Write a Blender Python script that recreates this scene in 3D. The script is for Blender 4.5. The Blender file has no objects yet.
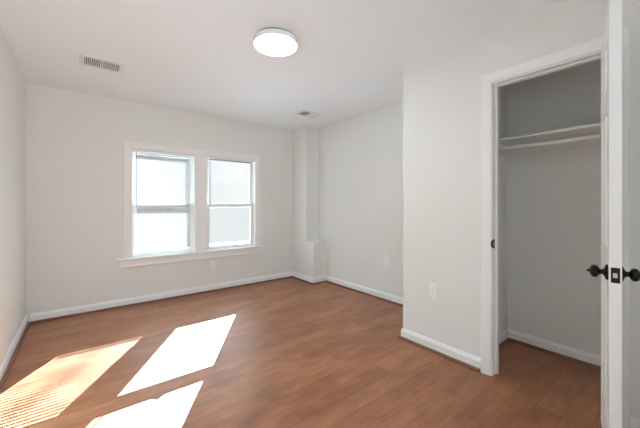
import bpy, bmesh, math, random
from mathutils import Vector, Matrix
random.seed(7)
S = bpy.context.scene
C = bpy.data.collections.new('room'); S.collection.children.link(C)

# ---------------------------------------------------------------- camera
F, YAW, Y0, EYE = 302.6, 0.665, 203.85, 1.22
cd = bpy.data.cameras.new('camera'); cam = bpy.data.objects.new('camera', cd); C.objects.link(cam)
cam.location = (0, 0, EYE); cam.rotation_euler = (math.pi/2, 0, -YAW)
cd.sensor_width = 36; cd.lens = 36*F/640; cd.shift_y = (Y0-214)/640; cd.clip_start = 0.02
S.camera = cam

# ---------------------------------------------------------------- sky, sun, exposure
W = bpy.data.worlds.new('sky'); S.world = W; W.use_nodes = True
wn = W.node_tree.nodes; wl = W.node_tree.links; bg = wn['Background']
tc = wn.new('ShaderNodeTexCoord'); nz = wn.new('ShaderNodeTexNoise'); nz.inputs['Scale'].default_value = 5
nz.inputs['Detail'].default_value = 3
cr = wn.new('ShaderNodeValToRGB'); cr.color_ramp.elements[0].position = .35; cr.color_ramp.elements[1].position = .65
cr.color_ramp.elements[0].color = (.77, .80, .82, 1); cr.color_ramp.elements[1].color = (.96, .98, 1, 1)
wl.new(tc.outputs['Generated'], nz.inputs['Vector']); wl.new(nz.outputs['Fac'], cr.inputs['Fac']); wl.new(cr.outputs['Color'], bg.inputs['Color'])
# fill glow added below the horizon to light the ceiling, paler sky above it
sp = wn.new('ShaderNodeSeparateXYZ'); wl.new(tc.outputs['Generated'], sp.inputs[0])
mr = wn.new('ShaderNodeMapRange'); mr.inputs['From Min'].default_value = -.03; mr.inputs['From Max'].default_value = -.22
mr.inputs['To Min'].default_value = .8; mr.inputs['To Max'].default_value = 4.3
m2 = wn.new('ShaderNodeMapRange'); m2.inputs['From Min'].default_value = .16; m2.inputs['From Max'].default_value = .45
m2.inputs['To Min'].default_value = 0; m2.inputs['To Max'].default_value = 4.5
sm = wn.new('ShaderNodeMath'); sm.operation = 'ADD'
wl.new(sp.outputs['Z'], mr.inputs['Value']); wl.new(sp.outputs['Z'], m2.inputs['Value'])
wl.new(mr.outputs[0], sm.inputs[0]); wl.new(m2.outputs[0], sm.inputs[1]); wl.new(sm.outputs[0], bg.inputs['Strength'])
m3 = wn.new('ShaderNodeMapRange'); m3.inputs['From Min'].default_value = .8; m3.inputs['From Max'].default_value = 2.0; wl.new(sm.outputs[0], m3.inputs['Value'])
mc = wn.new('ShaderNodeMix'); mc.data_type = 'RGBA'; mc.inputs[7].default_value = (.81, .96, 1.02, 1)
wl.new(m3.outputs[0], mc.inputs[0]); wl.new(cr.outputs['Color'], mc.inputs[6]); wl.new(mc.outputs[2], bg.inputs['Color'])
sd = bpy.data.lights.new('sun', 'SUN'); sd.energy = 68.0; sd.angle = math.radians(.13); sd.color = (.70, .91, 1.04)
sun = bpy.data.objects.new('sun', sd); C.objects.link(sun)
sun.rotation_euler = Vector((-1.09, -1.77, -1.0)).to_track_quat('-Z', 'Y').to_euler()
S.view_settings.view_transform = 'Standard'; S.view_settings.look = 'None'
S.view_settings.gamma = 1; S.view_settings.use_curve_mapping = False
S.view_settings.exposure = 0.50
S.cycles.max_bounces = 14; S.cycles.diffuse_bounces = 9; S.cycles.transparent_max_bounces = 24
S.cycles.sample_clamp_indirect = 4

# ---------------------------------------------------------------- materials
def mat(name, col, rough=.5, metal=0, bump=0, bscale=60, spec=.5, emit=0, var=0):
    m = bpy.data.materials.new(name); m.use_nodes = True
    n = m.node_tree.nodes; l = m.node_tree.links; b = n['Principled BSDF']
    b.inputs['Base Color'].default_value = (*col, 1); b.inputs['Roughness'].default_value = rough
    b.inputs['Metallic'].default_value = metal; b.inputs['Specular IOR Level'].default_value = spec
    if emit:
        b.inputs['Emission Color'].default_value = (.86, .97, 1, 1); b.inputs['Emission Strength'].default_value = emit
    if bump or var:
        t = n.new('ShaderNodeTexCoord'); z = n.new('ShaderNodeTexNoise'); z.inputs['Scale'].default_value = bscale
        z.inputs['Detail'].default_value = 4; l.new(t.outputs['Object'], z.inputs['Vector'])
    if bump:
        u = n.new('ShaderNodeBump'); u.inputs['Strength'].default_value = bump; u.inputs['Distance'].default_value = .004
        l.new(z.outputs['Fac'], u.inputs['Height']); l.new(u.outputs['Normal'], b.inputs['Normal'])
    if var:
        mx = n.new('ShaderNodeMix'); mx.data_type = 'RGBA'
        mx.inputs[6].default_value = (*[c*(1-var) for c in col], 1); mx.inputs[7].default_value = (*[min(1, c*(1+var)) for c in col], 1)
        l.new(z.outputs['Fac'], mx.inputs[0]); l.new(mx.outputs[2], b.inputs['Base Color'])
    return m
PAINT = mat('greige_wall_paint', (.80, .808, .79), .75, bump=.08, bscale=90, spec=.3, var=.01)
CEIL = mat('white_ceiling_paint', (.875, .925, .965), .85, bump=.06, bscale=70, spec=.2)
TRIM = mat('white_trim_paint', (.88, .89, .90), .35, bump=.02, bscale=40)
DOORW = mat('white_door_paint', (.88, .89, .90), .38, bump=.05, bscale=55)
VINYL = mat('white_window_vinyl', (.86, .86, .86), .35, var=.01)
PLATE = mat('white_plastic', (.88, .88, .87), .3, var=.01)
SHELF = mat('white_shelf_paint', (.80, .80, .78), .4, var=.02)
VENT = mat('white_vent_enamel', (.80, .80, .80), .4, var=.01)
DARK = mat('duct_shade', (.03, .03, .03), .8, var=.1)
SLOT = mat('slot_shadow_grey', (.12, .12, .12), .6, var=.1)
BLACK = mat('oil_rubbed_black_metal', (.012, .011, .010), .28, .6, var=.3, bscale=20)
BRASS = mat('worn_satin_nickel', (.6, .58, .55), .3, 1, var=.05)
SHOE = mat('stained_shoe_moulding', (.17, .065, .032), .4, bump=.05, bscale=80, var=.25)
DIFF = mat('lit_diffuser', (.9, .9, .9), .4, emit=30)
WAND = mat('grey_plastic_wand', (.30, .30, .30), .3, var=.05)
BOUNCE = mat('pale_bounce_surface', (.84, .86, .88), .9, spec=.1, bump=.2, bscale=8, var=.1)  # surface of the added light-bouncing slab
CONC = mat('dull_winter_lawn', (.060, .050, .046), .95, spec=0, bump=.2, bscale=8, var=.1)
def slat_mat():
    m = mat('white_blind_slat', (.52, .50, .485), .4, var=.01); n = m.node_tree.nodes; l = m.node_tree.links
    b = n['Principled BSDF']; o = n['Material Output']; t = n.new('ShaderNodeBsdfTranslucent'); t.inputs['Color'].default_value = (.85, .85, .83, 1)
    x = n.new('ShaderNodeMixShader'); x.inputs[0].default_value = .05
    l.new(b.outputs[0], x.inputs[1]); l.new(t.outputs[0], x.inputs[2]); l.new(x.outputs[0], o.inputs['Surface']); return m
SLAT = slat_mat()
def glass_mat():
    m = bpy.data.materials.new('window_glass'); m.use_nodes = True; n = m.node_tree.nodes; l = m.node_tree.links
    n.remove(n['Principled BSDF']); o = n['Material Output']
    t = n.new('ShaderNodeBsdfTransparent'); t.inputs['Color'].default_value = (.97, .98, .975, 1)
    g = n.new('ShaderNodeBsdfGlossy'); g.inputs['Roughness'].default_value = .02
    f = n.new('ShaderNodeFresnel'); f.inputs['IOR'].default_value = 1.45
    x = n.new('ShaderNodeMixShader'); l.new(f.outputs[0], x.inputs[0]); l.new(t.outputs[0], x.inputs[1]); l.new(g.outputs[0], x.inputs[2])
    l.new(x.outputs[0], o.inputs['Surface']); return m
GLASS = glass_mat()
def floor_mat():
    m = bpy.data.materials.new('hand_scraped_hardwood'); m.use_nodes = True
    n = m.node_tree.nodes; l = m.node_tree.links; b = n['Principled BSDF']
    t = n.new('ShaderNodeTexCoord')
    br = n.new('ShaderNodeTexBrick'); br.offset = 0; br.offset_frequency = 1; br.squash = 1
    br.inputs['Scale'].default_value = 1; br.inputs['Brick Width'].default_value = .95; br.inputs['Row Height'].default_value = .127
    br.inputs['Mortar Size'].default_value = .0011; br.inputs['Mortar Smooth'].default_value = .3; br.inputs['Bias'].default_value = 0
    br.inputs['Color1'].default_value = (0, 0, 0, 1); br.inputs['Color2'].default_value = (1, 1, 1, 1); br.inputs['Mortar'].default_value = (.5, .5, .5, 1)
    sx = n.new('ShaderNodeSeparateXYZ'); l.new(t.outputs['Object'], sx.inputs[0])
    def mth(op, a, b=None):
        q = n.new('ShaderNodeMath'); q.operation = op
        for i_, v_ in enumerate((a, b)):
            if v_ is None: continue
            if isinstance(v_, (int, float)): q.inputs[i_].default_value = v_
            else: l.new(v_, q.inputs[i_])
        return q.outputs[0]
    row = mth('FLOOR', mth('DIVIDE', sx.outputs['Y'], .127))
    wn_ = n.new('ShaderNodeTexWhiteNoise'); wn_.noise_dimensions = '1D'; l.new(row, wn_.inputs['W'])
    wn2 = n.new('ShaderNodeTexWhiteNoise'); wn2.noise_dimensions = '1D'; l.new(mth('ADD', row, 57.3), wn2.inputs['W'])
    ln = mth('ADD', mth('MULTIPLY', wn2.outputs['Value'], .7), .7)          # plank length varies row by row
    nx_ = mth('ADD', mth('MULTIPLY', sx.outputs['X'], ln), mth('MULTIPLY', wn_.outputs['Value'], 9.5))
    cx_ = n.new('ShaderNodeCombineXYZ'); l.new(nx_, cx_.inputs[0]); l.new(sx.outputs['Y'], cx_.inputs[1])
    l.new(cx_.outputs[0], br.inputs['Vector'])
    # per-plank tone
    r1 = n.new('ShaderNodeValToRGB'); e = r1.color_ramp.elements
    e[0].color = (*FLOOR_A, 1); e[1].color = (*FLOOR_B, 1); e[0].position = 0; e[1].position = 1
    l.new(br.outputs['Color'], r1.inputs['Fac'])
    # grain stretched along X
    mp = n.new('ShaderNodeMapping'); mp.inputs['Scale'].default_value = (3.0, 20, 1); l.new(t.outputs['Object'], mp.inputs['Vector'])
    ad = n.new('ShaderNodeVectorMath'); ad.operation = 'ADD'; sc = n.new('ShaderNodeVectorMath'); sc.operation = 'SCALE'; sc.inputs['Scale'].default_value = 7
    l.new(br.outputs['Color'], sc.inputs[0]); l.new(mp.outputs[0], ad.inputs[0]); l.new(sc.outputs[0], ad.inputs[1])
    g = n.new('ShaderNodeTexNoise'); g.inputs['Scale'].default_value = 1.6; g.inputs['Detail'].default_value = 7; g.inputs['Distortion'].default_value = .8
    l.new(ad.outputs[0], g.inputs['Vector'])
    gr = n.new('ShaderNodeValToRGB'); ge = gr.color_ramp.elements; ge[0].position = .3; ge[1].position = .7
    ge[0].color = (.84, .82, .80, 1); ge[1].color = (1.10, 1.10, 1.10, 1); l.new(g.outputs['Fac'], gr.inputs['Fac'])
    # blotches
    mp2 = n.new('ShaderNodeMapping'); mp2.inputs['Scale'].default_value = (2.4, 5.5, 1); l.new(t.outputs['Object'], mp2.inputs['Vector'])
    k = n.new('ShaderNodeTexNoise'); k.inputs['Scale'].default_value = 1.5; k.inputs['Detail'].default_value = 3; l.new(mp2.outputs[0], k.inputs['Vector'])
    kr = n.new('ShaderNodeValToRGB'); ke = kr.color_ramp.elements; ke[0].position = .32; ke[1].position = .68
    ke[0].color = (.76, .74, .72, 1); ke[1].color = (1.14, 1.15, 1.16, 1); l.new(k.outputs['Fac'], kr.inputs['Fac'])
    def mul(a, c):
        x = n.new('ShaderNodeMix'); x.data_type = 'RGBA'; x.blend_type = 'MULTIPLY'; x.inputs[0].default_value = 1
        l.new(a, x.inputs[6]); l.new(c, x.inputs[7]); return x.outputs[2]
    c = mul(mul(r1.outputs['Color'], gr.outputs['Color']), kr.outputs['Color'])
    x = n.new('ShaderNodeMix'); x.data_type = 'RGBA'; x.inputs[7].default_value = (.05, .022, .012, 1)
    mm = n.new('ShaderNodeMath'); mm.operation = 'MULTIPLY'; mm.inputs[1].default_value = .8
    l.new(br.outputs['Fac'], mm.inputs[0]); l.new(mm.outputs[0], x.inputs[0]); l.new(c, x.inputs[6]); l.new(x.outputs[2], b.inputs['Base Color'])
    rr = n.new('ShaderNodeMapRange'); rr.inputs['To Min'].default_value = .33; rr.inputs['To Max'].default_value = .48
    l.new(k.outputs['Fac'], rr.inputs['Value']); l.new(rr.outputs[0], b.inputs['Roughness'])
    b.inputs['Specular IOR Level'].default_value = .38
    u = n.new('ShaderNodeBump'); u.inputs['Strength'].default_value = .25; u.inputs['Distance'].default_value = .003
    su = n.new('ShaderNodeMath'); su.operation = 'SUBTRACT'; l.new(g.outputs['Fac'], su.inputs[0]); l.new(br.outputs['Fac'], su.inputs[1])
    l.new(su.outputs[0], u.inputs['Height']); l.new(u.outputs['Normal'], b.inputs['Normal'])
    return m
FLOOR_A = (.295, .114, .054); FLOOR_B = (.375, .158, .078)
FLOOR = floor_mat()

# ---------------------------------------------------------------- helpers
def box(bm, x0, x1, y0, y1, z0, z1):
    v = [bm.verts.new((x, y, z)) for x in (x0, x1) for y in (y0, y1) for z in (z0, z1)]
    for f in ((0,1,3,2), (4,6,7,5), (0,4,5,1), (2,3,7,6), (0,2,6,4), (1,5,7,3)): bm.faces.new([v[i] for i in f])
def obj(name, bm, m, parent=None, bevel=0, seg=2, smooth=False):
    bmesh.ops.recalc_face_normals(bm, faces=bm.faces)
    me = bpy.data.meshes.new(name); bm.to_mesh(me); bm.free(); me.materials.append(m)
    o = bpy.data.objects.new(name, me); C.objects.link(o)
    if parent: o.parent = parent
    if smooth:
        for p in me.polygons: p.use_smooth = True
        me.set_sharp_from_angle(angle=math.radians(35))
    if bevel:
        b = o.modifiers.new('bevel', 'BEVEL'); b.width = bevel; b.segments = seg; b.limit_method = 'ANGLE'
    return o
def boxes(name, L, m, parent=None, bevel=0, seg=2):
    bm = bmesh.new()
    for b in L: box(bm, *b)
    return obj(name, bm, m, parent, bevel, seg)
def struct(o): o['kind'] = 'structure'; return o
def empty(name, loc, rz=0):
    o = bpy.data.objects.new(name, None); C.objects.link(o); o.location = loc; o.rotation_euler = (0, 0, rz); o.empty_display_size = .1; return o
def thing(name, loc, label, cat, rz=0, group=None):
    o = empty(name, loc, rz); o['label'] = label; o['category'] = cat
    if group: o['group'] = group
    return o
def lathe(prof, seg=32, M=None):
    """prof: (r, h) pairs round local Z"""
    bm = bmesh.new(); rings = []
    for r, h in prof:
        rings.append([bm.verts.new((r*math.cos(2*math.pi*i/seg), r*math.sin(2*math.pi*i/seg), h)) for i in range(seg)] if r > 1e-5 else [bm.verts.new((0, 0, h))])
    for a, b in zip(rings, rings[1:]):
        for i in range(seg):
            j = (i+1) % seg
            f = ([a[i], a[j]] if len(a) > 1 else [a[0]]) + ([b[j], b[i]] if len(b) > 1 else [b[0]])
            if len(f) > 2: bm.faces.new(f)
    for r in (rings[0], rings[-1]):
        if len(r) > 1: bm.faces.new(r)
    if M: bmesh.ops.transform(bm, matrix=M, verts=bm.verts)
    return bm
def sweep(bm, prof, path):
    """prof: closed (off, z) outline, off = distance out to the LEFT of travel; path: xy points, mitred"""
    P = [Vector(p) for p in path]; rows = []
    for i, p in enumerate(P):
        d0 = (P[i]-P[i-1]).normalized() if i else None; d1 = (P[i+1]-P[i]).normalized() if i < len(P)-1 else None
        n0 = Vector((-d0.y, d0.x)) if d0 else None; n1 = Vector((-d1.y, d1.x)) if d1 else None
        if n0 is None: n = n1
        elif n1 is None: n = n0
        else:
            n = (n0+n1); n = n/(n.length_squared/2)
        rows.append([bm.verts.new((p.x+n.x*o, p.y+n.y*o, z)) for o, z in prof])
    k = len(prof)
    for a, b in zip(rows, rows[1:]):
        for i in range(k): bm.faces.new([a[i], a[(i+1)%k], b[(i+1)%k], b[i]])
    bm.faces.new(rows[0]); bm.faces.new(rows[-1])

# ---------------------------------------------------------------- room shell
CH, XL, YB, XC, YC, XR = 2.448, -.452, 4.26, 2.285, 1.694, 3.015
XK, YK1, YK2, ZL = 2.757, 3.868, 3.68, .634          # column in the far corner, its low ledge
YN = -2.0                                             # the room goes on behind the camera, open there
OY0, OY1, OZ = .325, .932, 2.085                      # closet opening
CLY = 1.105; CFT = .10                                # closet side wall, closet front wall thickness
WIN = [(.456, 1.195), (1.34, 2.085)]; WZ0, WZ1 = .572, 1.895
struct(boxes('floor', [(XL-.12, XR+.12, YN, YB+.13, -.08, 0)], FLOOR))
struct(boxes('ceiling', [(XL-.12, XR+.12, YN, YB+.13, CH, CH+.1)], CEIL))
struct(boxes('wall_left', [(XL-.12, XL, YN, YB+.13, 0, CH)], PAINT))
struct(boxes('wall_back', [(XL, WIN[0][0], YB, YB+.13, 0, CH), (WIN[0][1], WIN[1][0], YB, YB+.13, WZ0, WZ1), (WIN[1][1], XR, YB, YB+.13, 0, CH),
       (WIN[0][0], WIN[1][1], YB, YB+.13, 0, WZ0), (WIN[0][0], WIN[1][1], YB, YB+.13, WZ1, CH)], PAINT))
struct(boxes('wall_right', [(XR, XR+.12, YN, YB+.13, 0, CH)], PAINT))
struct(boxes('wall_column', [(XK, XR, YK1, YB, 0, CH), (XK, XR, YK2, YK1, 0, ZL)], PAINT, bevel=.003))
struct(boxes('wall_closet', [(XC, XC+CFT, OY1, YC, 0, CH), (XC+CFT, XR, CLY, YC, 0, CH), (XC, XC+CFT, OY0, OY1, OZ, CH), (XC, XC+CFT, YN, OY0, 0, CH)], PAINT))
struct(boxes('wall_light_block', [(.95, XC, -.55, -.43, 0, CH)], PAINT))  # unseen wall added to block light from the open rear
struct(boxes('wall_closet_end', [(XC+CFT, XR, -.02, .09, 0, CH)], PAINT))

# baseboards with their brown shoe moulding
BB = [(0, .002), (.014, .002), (.014, .070), (.011, .078), (.008, .088), (.004, .095), (0, .095)]
SH = [(.014, 0), (.033, 0), (.032, .008), (.028, .015), (.022, .020), (.014, .022)]
def baseboard(name, path):
    bm = bmesh.new(); sweep(bm, BB, path); o = struct(obj(name, bm, TRIM))
    bm = bmesh.new(); sweep(bm, SH, path); obj('shoe_moulding', bm, SHOE, o)
# travel so that the room lies on the left of the path
baseboard('baseboard_left', [(XL, YB), (XL, YN)])
baseboard('baseboard_back', [(XK, YB), (XL+.033, YB)])
baseboard('baseboard_column', [(XR-.033, YK2), (XK, YK2), (XK, YB-.033)])
baseboard('baseboard_right', [(XR, YC), (XR, YK2)])
baseboard('baseboard_closet_front', [(XC, OY1+.078), (XC, YC), (XR-.033, YC)])
baseboard('baseboard_entry', [(.95, -.43), (XC, -.43), (XC, OY0-.078)])
baseboard('baseboard_closet_inside', [(XR, .09), (XR, CLY), (XC+CFT, CLY)])

# ---------------------------------------------------------------- closet door frame
# casing: flat board with a raised outer back-band and an inner bead
CW = .085
prof = [(0, 0), (0, .009), (.006, .012), (.012, .010), (.016, .012), (.055, .017), (.070, .019), (.080, .019), (CW, .013), (CW, 0)]  # (across, out)
def casing_frame(bm, place, corners, closed=False):
    """place(a, b, out) -> xyz in the plane; corners: list of (point, mitre direction)"""
    rows = []
    for (pa, pb), (ma, mb) in corners:
        rows.append([bm.verts.new(place(pa+ma*w, pb+mb*w, t)) for w, t in prof])
    k = len(prof)
    for a, b in zip(rows, rows[1:]):
        for i in range(k-1): bm.faces.new([a[i], a[i+1], b[i+1], b[i]])
    bm.faces.new(rows[0]); bm.faces.new(rows[-1])
bm = bmesh.new()
y1 = OY1+.004; y0 = OY0-.004; zt = OZ-.008
prof = [(x*.84, y) for x, y in prof]
casing_frame(bm, lambda a, b, t: (XC-t, a, b), [((y1, 0), (1, 0)), ((y1, zt), (1, 1)), ((y0, zt), (-1, 1)), ((y0, 0), (-1, 0))])
struct(obj('trim_1', bm, TRIM))
# jamb lining with the stop
jb = [(XC-.001, XC+CFT+.002, OY1-.001, OY1+.014, 0, OZ), (XC-.001, XC+CFT+.002, OY0-.012, OY0+.001, 0, OZ), (XC-.001, XC+CFT+.002, OY0+.001, OY1-.001, OZ-.016, OZ),
      (XC+.042, XC+.075, OY1-.012, OY1-.001, 0, OZ-.016), (XC+.042, XC+.075, OY0+.001, OY0+.012, 0, OZ-.016), (XC+.042, XC+.075, OY0+.012, OY1-.012, OZ-.027, OZ-.016)]
jamb = struct(boxes('trim_2', jb, TRIM, bevel=.0015))
st = boxes('strike_plate', [(XC-.009, XC+.03, OY1-.0025, OY1-.0008, .905, .967), (XC-.014, XC-.009, OY1-.0025, OY1+.0065, .915, .957)], BLACK, jamb, bevel=.0008)
boxes('strike_hole', [(XC+.006, XC+.022, OY1-.0032, OY1-.0024, .922, .950)], BRASS, st)

# ---------------------------------------------------------------- open closet door
LW, LT, LH = .60, .038, 2.050
ANG = .199
door = struct(empty('door_1', (XC-.004, OY0+LT+.0, .012), math.pi+ANG))     # local +X runs from hinge to free edge
# local +Y points to the entry side after the half turn
def leaf():
    bm = bmesh.new(); core = .012
    box(bm, .01, LW-.01, core, LT-core, .01, LH-.01)
    st_, mid = .105, .10
    rows = [(.0, .23), (.86, 1.02), (1.62, 1.72), (LH-.115, LH)]
    box(bm, 0, st_, 0, LT, 0, LH); box(bm, LW-st_, LW, 0, LT, 0, LH)
    for a, b in rows: box(bm, st_, LW-st_, 0, LT, a, b)
    pan = []
    for (a, b), (c, d) in zip(rows, rows[1:]):
        box(bm, LW/2-mid/2, LW/2+mid/2, 0, LT, b, c)
        for xa, xb in ((st_, LW/2-mid/2), (LW/2+mid/2, LW-st_)): pan.append((xa, xb, b, c))
    for xa, xb, za, zb in pan:
        for s in (0, 1):
            yo = lambda t: t if s == 0 else LT-t
            o1 = [(xa, za), (xb, za), (xb, zb), (xa, zb)]
            def ring(i, y):
                return [bm.verts.new((x+(i if x == xa else -i), y, z+(i if z == za else -i))) for x, z in o1]
            R = [ring(0, yo(.002)), ring(.010, yo(.011)), ring(.022, yo(.0115)), ring(.045, yo(.004))]
            for p, q in zip(R, R[1:]):
                for j in range(4): bm.faces.new([p[j], p[(j+1)%4], q[(j+1)%4], q[j]])
            bm.faces.new(R[-1])
    return bm
obj('door_panel', leaf(), DOORW, door, bevel=.0012)
KZ = .93-.012
bmp = bmesh.new(); box(bmp, LW-.0005, LW+.0015, LT/2-.0135, LT/2+.0135, KZ-.031, KZ+.031)
lp = obj('latch_plate', bmp, BLACK, door, bevel=.001)
bmp = bmesh.new(); box(bmp, LW+.0015, LW+.010, LT/2-.008, LT/2+.006, KZ-.010, KZ+.010)
obj('latch_bolt', bmp, BRASS, lp, bevel=.003)
KX = LW-.062
kprof = [(.0, 0), (.033, 0), (.033, .004), (.030, .008), (.020, .011), (.013, .015), (.0105, .020), (.0105, .024), (.013, .027),
         (.020, .030), (.0255, .035), (.027, .042), (.0255, .049), (.019, .055), (.011, .058), (.008, .059), (.006, .062), (.003, .067), (0, .069)]
for s in (-1, 1):
    M = Matrix.Translation((KX, 0 if s < 0 else LT, KZ)) @ Matrix.Rotation(math.pi/2*(1 if s < 0 else -1), 4, 'X')
    ro = obj('rosette', lathe(kprof[:6]+[(.0, .0151)], 36, M), BLACK, door, smooth=True)
    obj('door_knob', lathe([(0, .0145)]+kprof[5:], 36, M), BLACK, door, smooth=True)
for hz in (.18, 1.0, 1.80):
    h = obj('hinge', lathe([(0, -.045), (.006, -.045), (.006, .045), (0, .045)], 16, Matrix.Translation((-.004, LT+.004, hz))), BLACK, door, smooth=True)

# ---------------------------------------------------------------- closet shelf and rod
SY0, SY1 = .092, CLY-.002
t = thing('closet_shelf', (XR-.02, .6, 1.739), 'long white wall-to-wall shelf board inside the closet, above the hanging rod', 'shelf')
def rel(L, o): return [(a-o[0], b-o[0], c-o[1], d-o[1], e-o[2], f-o[2]) for a, b, c, d, e, f in L]
ol = (XR-.02, .6, 1.739)
boxes('shelf_board', rel([(2.70, XR-.002, SY0, SY1, 1.739, 1.758)], ol), SHELF, t, bevel=.002)
boxes('cleat', rel([(XR-.021, XR-.002, SY0, SY1, 1.655, 1.7385)], ol), SHELF, t, bevel=.002)
boxes('cleat', rel([(2.70, XR-.022, SY1-.019, SY1, 1.655, 1.7385)], ol), SHELF, t, bevel=.002)
t = thing('closet_rod', (2.745, .6, 1.675), 'round white clothes rod hanging just under the closet shelf', 'clothes rod')
MR = Matrix.Rotation(math.pi/2, 4, 'X')
Ly = SY1-.020-.6
obj('rod', lathe([(0, -Ly), (.016, -Ly), (.016, .505), (0, .505)], 24, MR), SHELF, t, smooth=True)
obj('rod_socket', lathe([(0, -Ly-.0005), (.026, -Ly-.0005), (.026, -Ly+.010), (.019, -Ly+.014), (.0165, -Ly+.014)], 24, MR), SHELF, t, smooth=True)

# ---------------------------------------------------------------- windows
def window(name, x0, x1):
    w = struct(empty(name, ((x0+x1)/2, YB+.08, WZ0)))
    ox, oy, oz = (x0+x1)/2, YB+.08, WZ0
    R = lambda L: [(a-ox, b-ox, c-oy, d-oy, e-oz, f-oz) for a, b, c, d, e, f in L]
    ya, yb = YB+.001, YB+.128
    fr = .012
    boxes('window_frame', R([(x0, x0+fr, ya, yb, WZ0, WZ1), (x1-fr, x1, ya, yb, WZ0, WZ1), (x0+fr, x1-fr, ya, yb, WZ1-fr, WZ1), (x0+fr, x1-fr, ya+.02, yb, WZ0, WZ0+.010),
        (x0+fr, x0+fr+.010, YB+.070, YB+.074, WZ0+.01, WZ1-fr), (x1-fr-.010, x1-fr, YB+.070, YB+.074, WZ0+.01, WZ1-fr)]), VINYL, w, bevel=.001)
    a, b = x0+fr+.001, x1-fr-.001; stl = .050
    def sash(nm, y0, y1, z0, z1, rb, rt):
        s = boxes(nm, R([(a, a+stl, y0, y1, z0, z1), (b-stl, b, y0, y1, z0, z1), (a+stl, b-stl, y0, y1, z0, z0+rb), (a+stl, b-stl, y0, y1, z1-rt, z1)]), VINYL, w, bevel=.0025)
        g = boxes('glass_pane', R([(a+stl-.004, b-stl+.004, (y0+y1)/2-.001, (y0+y1)/2+.001, z0+rb-.004, z1-rt+.004)]), GLASS, s)
        return s
    ls = sash('lower_sash', YB+.040, YB+.068, WZ0+.011, 1.222, .042, .048)
    us = sash('upper_sash', YB+.076, YB+.104, 1.165, WZ1-fr-.001, .052, .045)
    mx = (x0+x1)/2
    boxes('sash_lock', R([(mx-.03, mx+.03, YB+.044, YB+.066, 1.2225, 1.232), (mx-.006, mx+.02, YB+.046, YB+.060, 1.232, 1.242)]), VINYL, ls, bevel=.002)
    return w
for i, (x0, x1) in enumerate(WIN): window('window_%d' % (i+1), x0, x1)
# casing round the pair, mullion casing, stool and apron
bm = bmesh.new()
pl = lambda a, b, t: (a, YB-t, b)
prof = [(x*.94/.84, y) for x, y in prof]
xa, xb, zt = WIN[0][0]+.003, WIN[1][1]-.003, WZ1-.004
casing_frame(bm, pl, [((xa, WZ0), (-1, 0)), ((xa, zt), (-1, 1)), ((xb, zt), (1, 1)), ((xb, WZ0), (1, 0))])
struct(obj('trim_3', bm, TRIM))
ma, mb = WIN[0][1]-.003, WIN[1][0]+.003
struct(boxes('trim_4', [(ma, mb, YB-.012, YB, WZ0, WZ1-.004), (ma, ma+.016, YB-.017, YB-.012, WZ0, WZ1-.004), (mb-.016, mb, YB-.017, YB-.012, WZ0, WZ1-.004)], TRIM, bevel=.002))
sill = struct(boxes('trim_5', [(.315, 2.225, YB-.042, YB, WZ0-.022, WZ0), (WIN[0][0]+.001, WIN[0][1]-.001, YB, YB+.038, WZ0-.0, WZ0+.006), (WIN[1][0]+.001, WIN[1][1]-.001, YB, YB+.038, WZ0-.0, WZ0+.006)], TRIM, bevel=.005, seg=3))
struct(boxes('trim_6', [(.335, 2.205, YB-.018, YB, WZ0-.105, WZ0-.0225), (.335, 2.205, YB-.022, YB-.018, WZ0-.105, WZ0-.088)], TRIM, bevel=.003))

# ---------------------------------------------------------------- blinds
def slats(bm, xa, xb, zs, yc, hw, tilt, nx=14):
    """thin crowned slats; tilt(u, i) in radians, room edge lower for positive"""
    for i, z in enumerate(zs):
        top = []
        for k in range(nx+1):
            u = k/nx; x = xa+(xb-xa)*u; a = tilt(u, i)
            ca, sa = math.cos(a), math.sin(a); row = []
            for q, c in ((-1, 0), (0, .0022), (1, 0)):
                row.append((x, yc+q*hw*ca - c*sa, z+q*hw*sa+c*ca))
            top.append(row)
        up = [[bm.verts.new(p) for p in r] for r in top]; dn = [[bm.verts.new((p[0], p[1], p[2]-.0005)) for p in r] for r in top]
        for k in range(nx):
            for j in range(2):
                bm.faces.new([up[k][j], up[k+1][j], up[k+1][j+1], up[k][j+1]]); bm.faces.new([dn[k][j], dn[k][j+1], dn[k+1][j+1], dn[k+1][j]])
            bm.faces.new([up[k][0], dn[k][0], dn[k+1][0], up[k+1][0]]); bm.faces.new([up[k][2], up[k+1][2], dn[k+1][2], dn[k][2]])
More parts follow.
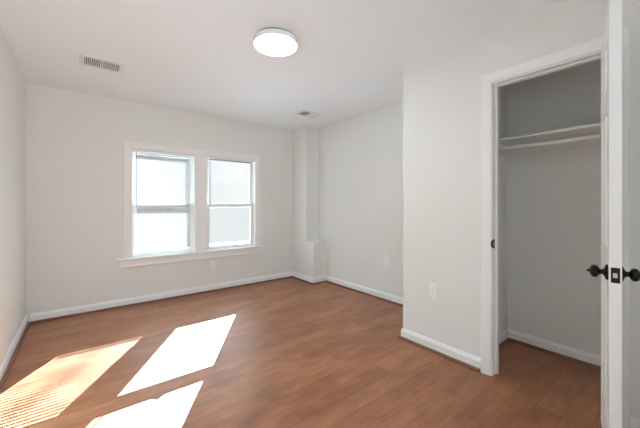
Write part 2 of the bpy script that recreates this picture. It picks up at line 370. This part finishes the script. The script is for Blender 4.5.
def blind(x0, x1, lowered, label):
    oz = WZ1-.013; oy = YB+.018
    t = thing('window_blind', ((x0+x1)/2, oy, oz), label, 'blind')
    ox = (x0+x1)/2; R = lambda L: [(a-ox, b-ox, c-oy, d-oy, e-oz, f-oz) for a, b, c, d, e, f in L]
    boxes('headrail', R([(x0+.015, x1-.015, oy-.014, oy+.014, oz-.028, oz-.0005)]), PLATE, t, bevel=.002)
    bm = bmesh.new(); sa, sb = x0+.062-ox, x1-.062-ox
    if lowered:
        zs = [-.045-.0205*i for i in range(59)]
        rnd = [random.uniform(-.04, .04) for _ in zs]
        def tilt(u, i):
            v = i/58
            w = math.exp(-((u-(.38+.25*(v-.5)))/.16)**2)
            return math.radians(29.5+15 + 14*w*(.5+.5*math.sin(v*9+1)) ) + rnd[i]
        slats(bm, sa, sb, zs, 0, .0125, tilt)
        zb = zs[-1]-.02
    else:
        zs = [-.032-.0022*i for i in range(8)]
        slats(bm, sa, sb, zs, 0, .0125, lambda u, i: 0)
        zb = zs[-1]-.010
    obj('slats', bm, SLAT, t)
    boxes('bottom_rail', [(sa, sb, -.0125, .0125, zb-.006, zb+.004)], PLATE, t, bevel=.002)
    if lowered:
        for u in (.12, .5, .88):
            cx = sa+(sb-sa)*u
            boxes('ladder_cord', [(cx-.0006, cx+.0006, -.0145, -.0133, zb, -.028), (cx-.0006, cx+.0006, .0133, .0145, zb, -.028)], PLATE, t)
    wx = x0+.055-ox
    obj('tilt_wand', lathe([(0, -.70), (.0055, -.70), (.0045, -.66), (.0045, -.03), (.003, -.022), (0, -.022)], 10, Matrix.Translation((wx, -.020, 0))), WAND, t, smooth=True)
    return t
blind(*WIN[0], True, 'white mini blind with open slats lowered over the left window, grey tilt wand')
blind(*WIN[1], False, 'white mini blind drawn up under the head of the right window, grey tilt wand')

# ---------------------------------------------------------------- outlets
def outlet(loc, rz, label, w=.076, h=.122):
    t = thing('wall_outlet', loc, label, 'outlet', rz)     # local -Y faces the room
    boxes('cover_plate', [(-w/2, w/2, -.007, 0, -h/2, h/2)], PLATE, t, bevel=.002)
    r = boxes('receptacle', [(-.0165, .0165, -.0085, -.006, -.034, .034)], PLATE, t, bevel=.0012)
    for s in (-1, 1):
        boxes('socket_slots', [(-.008, -.006, -.0089, -.0084, s*.018-.002, s*.018+.006), (.005, .007, -.0089, -.0084, s*.018-.002, s*.018+.006), (-.002, .002, -.0089, -.0084, s*.018-.010, s*.018-.006)], SLOT, r)
    for s in (-1, 1):
        obj('screw', lathe([(0, 0), (.003, 0), (.0025, .001), (0, .001)], 12, Matrix.Translation((0, -.006, s*.047)) @ Matrix.Rotation(math.pi/2, 4, 'X')), PLATE, t)
outlet((1.425, YB-.0005, .36), 0, 'small white outlet on the back wall directly under the window sill')
outlet((XR-.0005, 2.483, .505), -math.pi/2, 'small white outlet low on the far right wall, beyond the closet corner')
outlet((XC-.0005, 1.39, .505), -math.pi/2, 'white outlet on the closet wall, left of the closet door frame')

# ---------------------------------------------------------------- ceiling vents
def vent(x0, x1, y0, y1, label):
    cx, cy = (x0+x1)/2, (y0+y1)/2
    t = thing('ceiling_vent', (cx, cy, CH), label, 'vent', group=None)
    a, b = (x1-x0)/2, (y1-y0)/2; m = .036; mx = .036
    fr = bmesh.new()
    for L in [(-a, a, -b, -b+m, -.007, -.0008), (-a, a, b-m, b, -.007, -.0008), (-a, -a+mx, -b+m, b-m, -.007, -.0008), (a-mx, a, -b+m, b-m, -.007, -.0008), (-.006, .006, -b+m, b-m, -.007, -.0008)]: box(fr, *L)
    obj('vent_frame', fr, VENT, t, bevel=.0015)
    boxes('duct_shade_sheet', [(-a+mx, a-mx, -b+m, b-m, -.0016, -.0006)], DARK, t)  # dark sheet stands in for the shade inside the duct
    n = 9; w = (a-mx-.006)
    for s in (-1, 1):
        bm = bmesh.new()
        for i in range(n):
            xc = s*(.006+w*(i+.5)/n); an = math.radians(42)*(-s)
            hw, th = .0052, .0007
            co, si = math.cos(an), math.sin(an)
            pts = [(xc+u*co*hw - v*si*th, -.0075+u*si*hw*1.0+v*co*th) for u, v in ((-1, -1), (1, -1), (1, 1), (-1, 1))]
            lo = [bm.verts.new((px, -b+m, pz)) for px, pz in pts]; hi = [bm.verts.new((px, b-m, pz)) for px, pz in pts]
            for j in range(4): bm.faces.new([lo[j], lo[(j+1)%4], hi[(j+1)%4], hi[j]])
            bm.faces.new(lo); bm.faces.new(hi)
        obj('louvers', bm, VENT, t)
vent(-.025, .297, 3.158, 3.388, 'white ceiling register with two banks of louvers, near the left wall')
vent(2.262, 2.592, 3.245, 3.465, 'white ceiling register near the corner column, far right of the ceiling')

# ---------------------------------------------------------------- ceiling light
t = thing('ceiling_light', (1.132, 1.979, CH), 'round white flush ceiling light with glowing disc diffuser, lit', 'ceiling light')
obj('mounting_base', lathe([(0, -.0005), (.148, -.0005), (.148, -.012), (0, -.012)], 64), SLOT, t, smooth=True)
obj('housing', lathe([(0, -.012), (.159, -.012), (.161, -.015), (.161, -.046), (.160, -.050), (.156, -.050), (.156, -.046), (0, -.046)], 72), TRIM, t, smooth=True)
obj('diffuser', lathe([(0, -.0462), (.1558, -.0462), (.1558, -.051), (.146, -.053), (0, -.054)], 72), DIFF, t, smooth=True)

# ---------------------------------------------------------------- outside
struct(boxes('bounce_slab', [(-5, 9, YB+.14, YB+7.0, -.6, -.25)], BOUNCE))  # unseen pale slab added to bounce sunlight up to the ceiling
struct(boxes('ground', [(-300, 400, YB+.4, 500, -.75, -.55)], CONC))
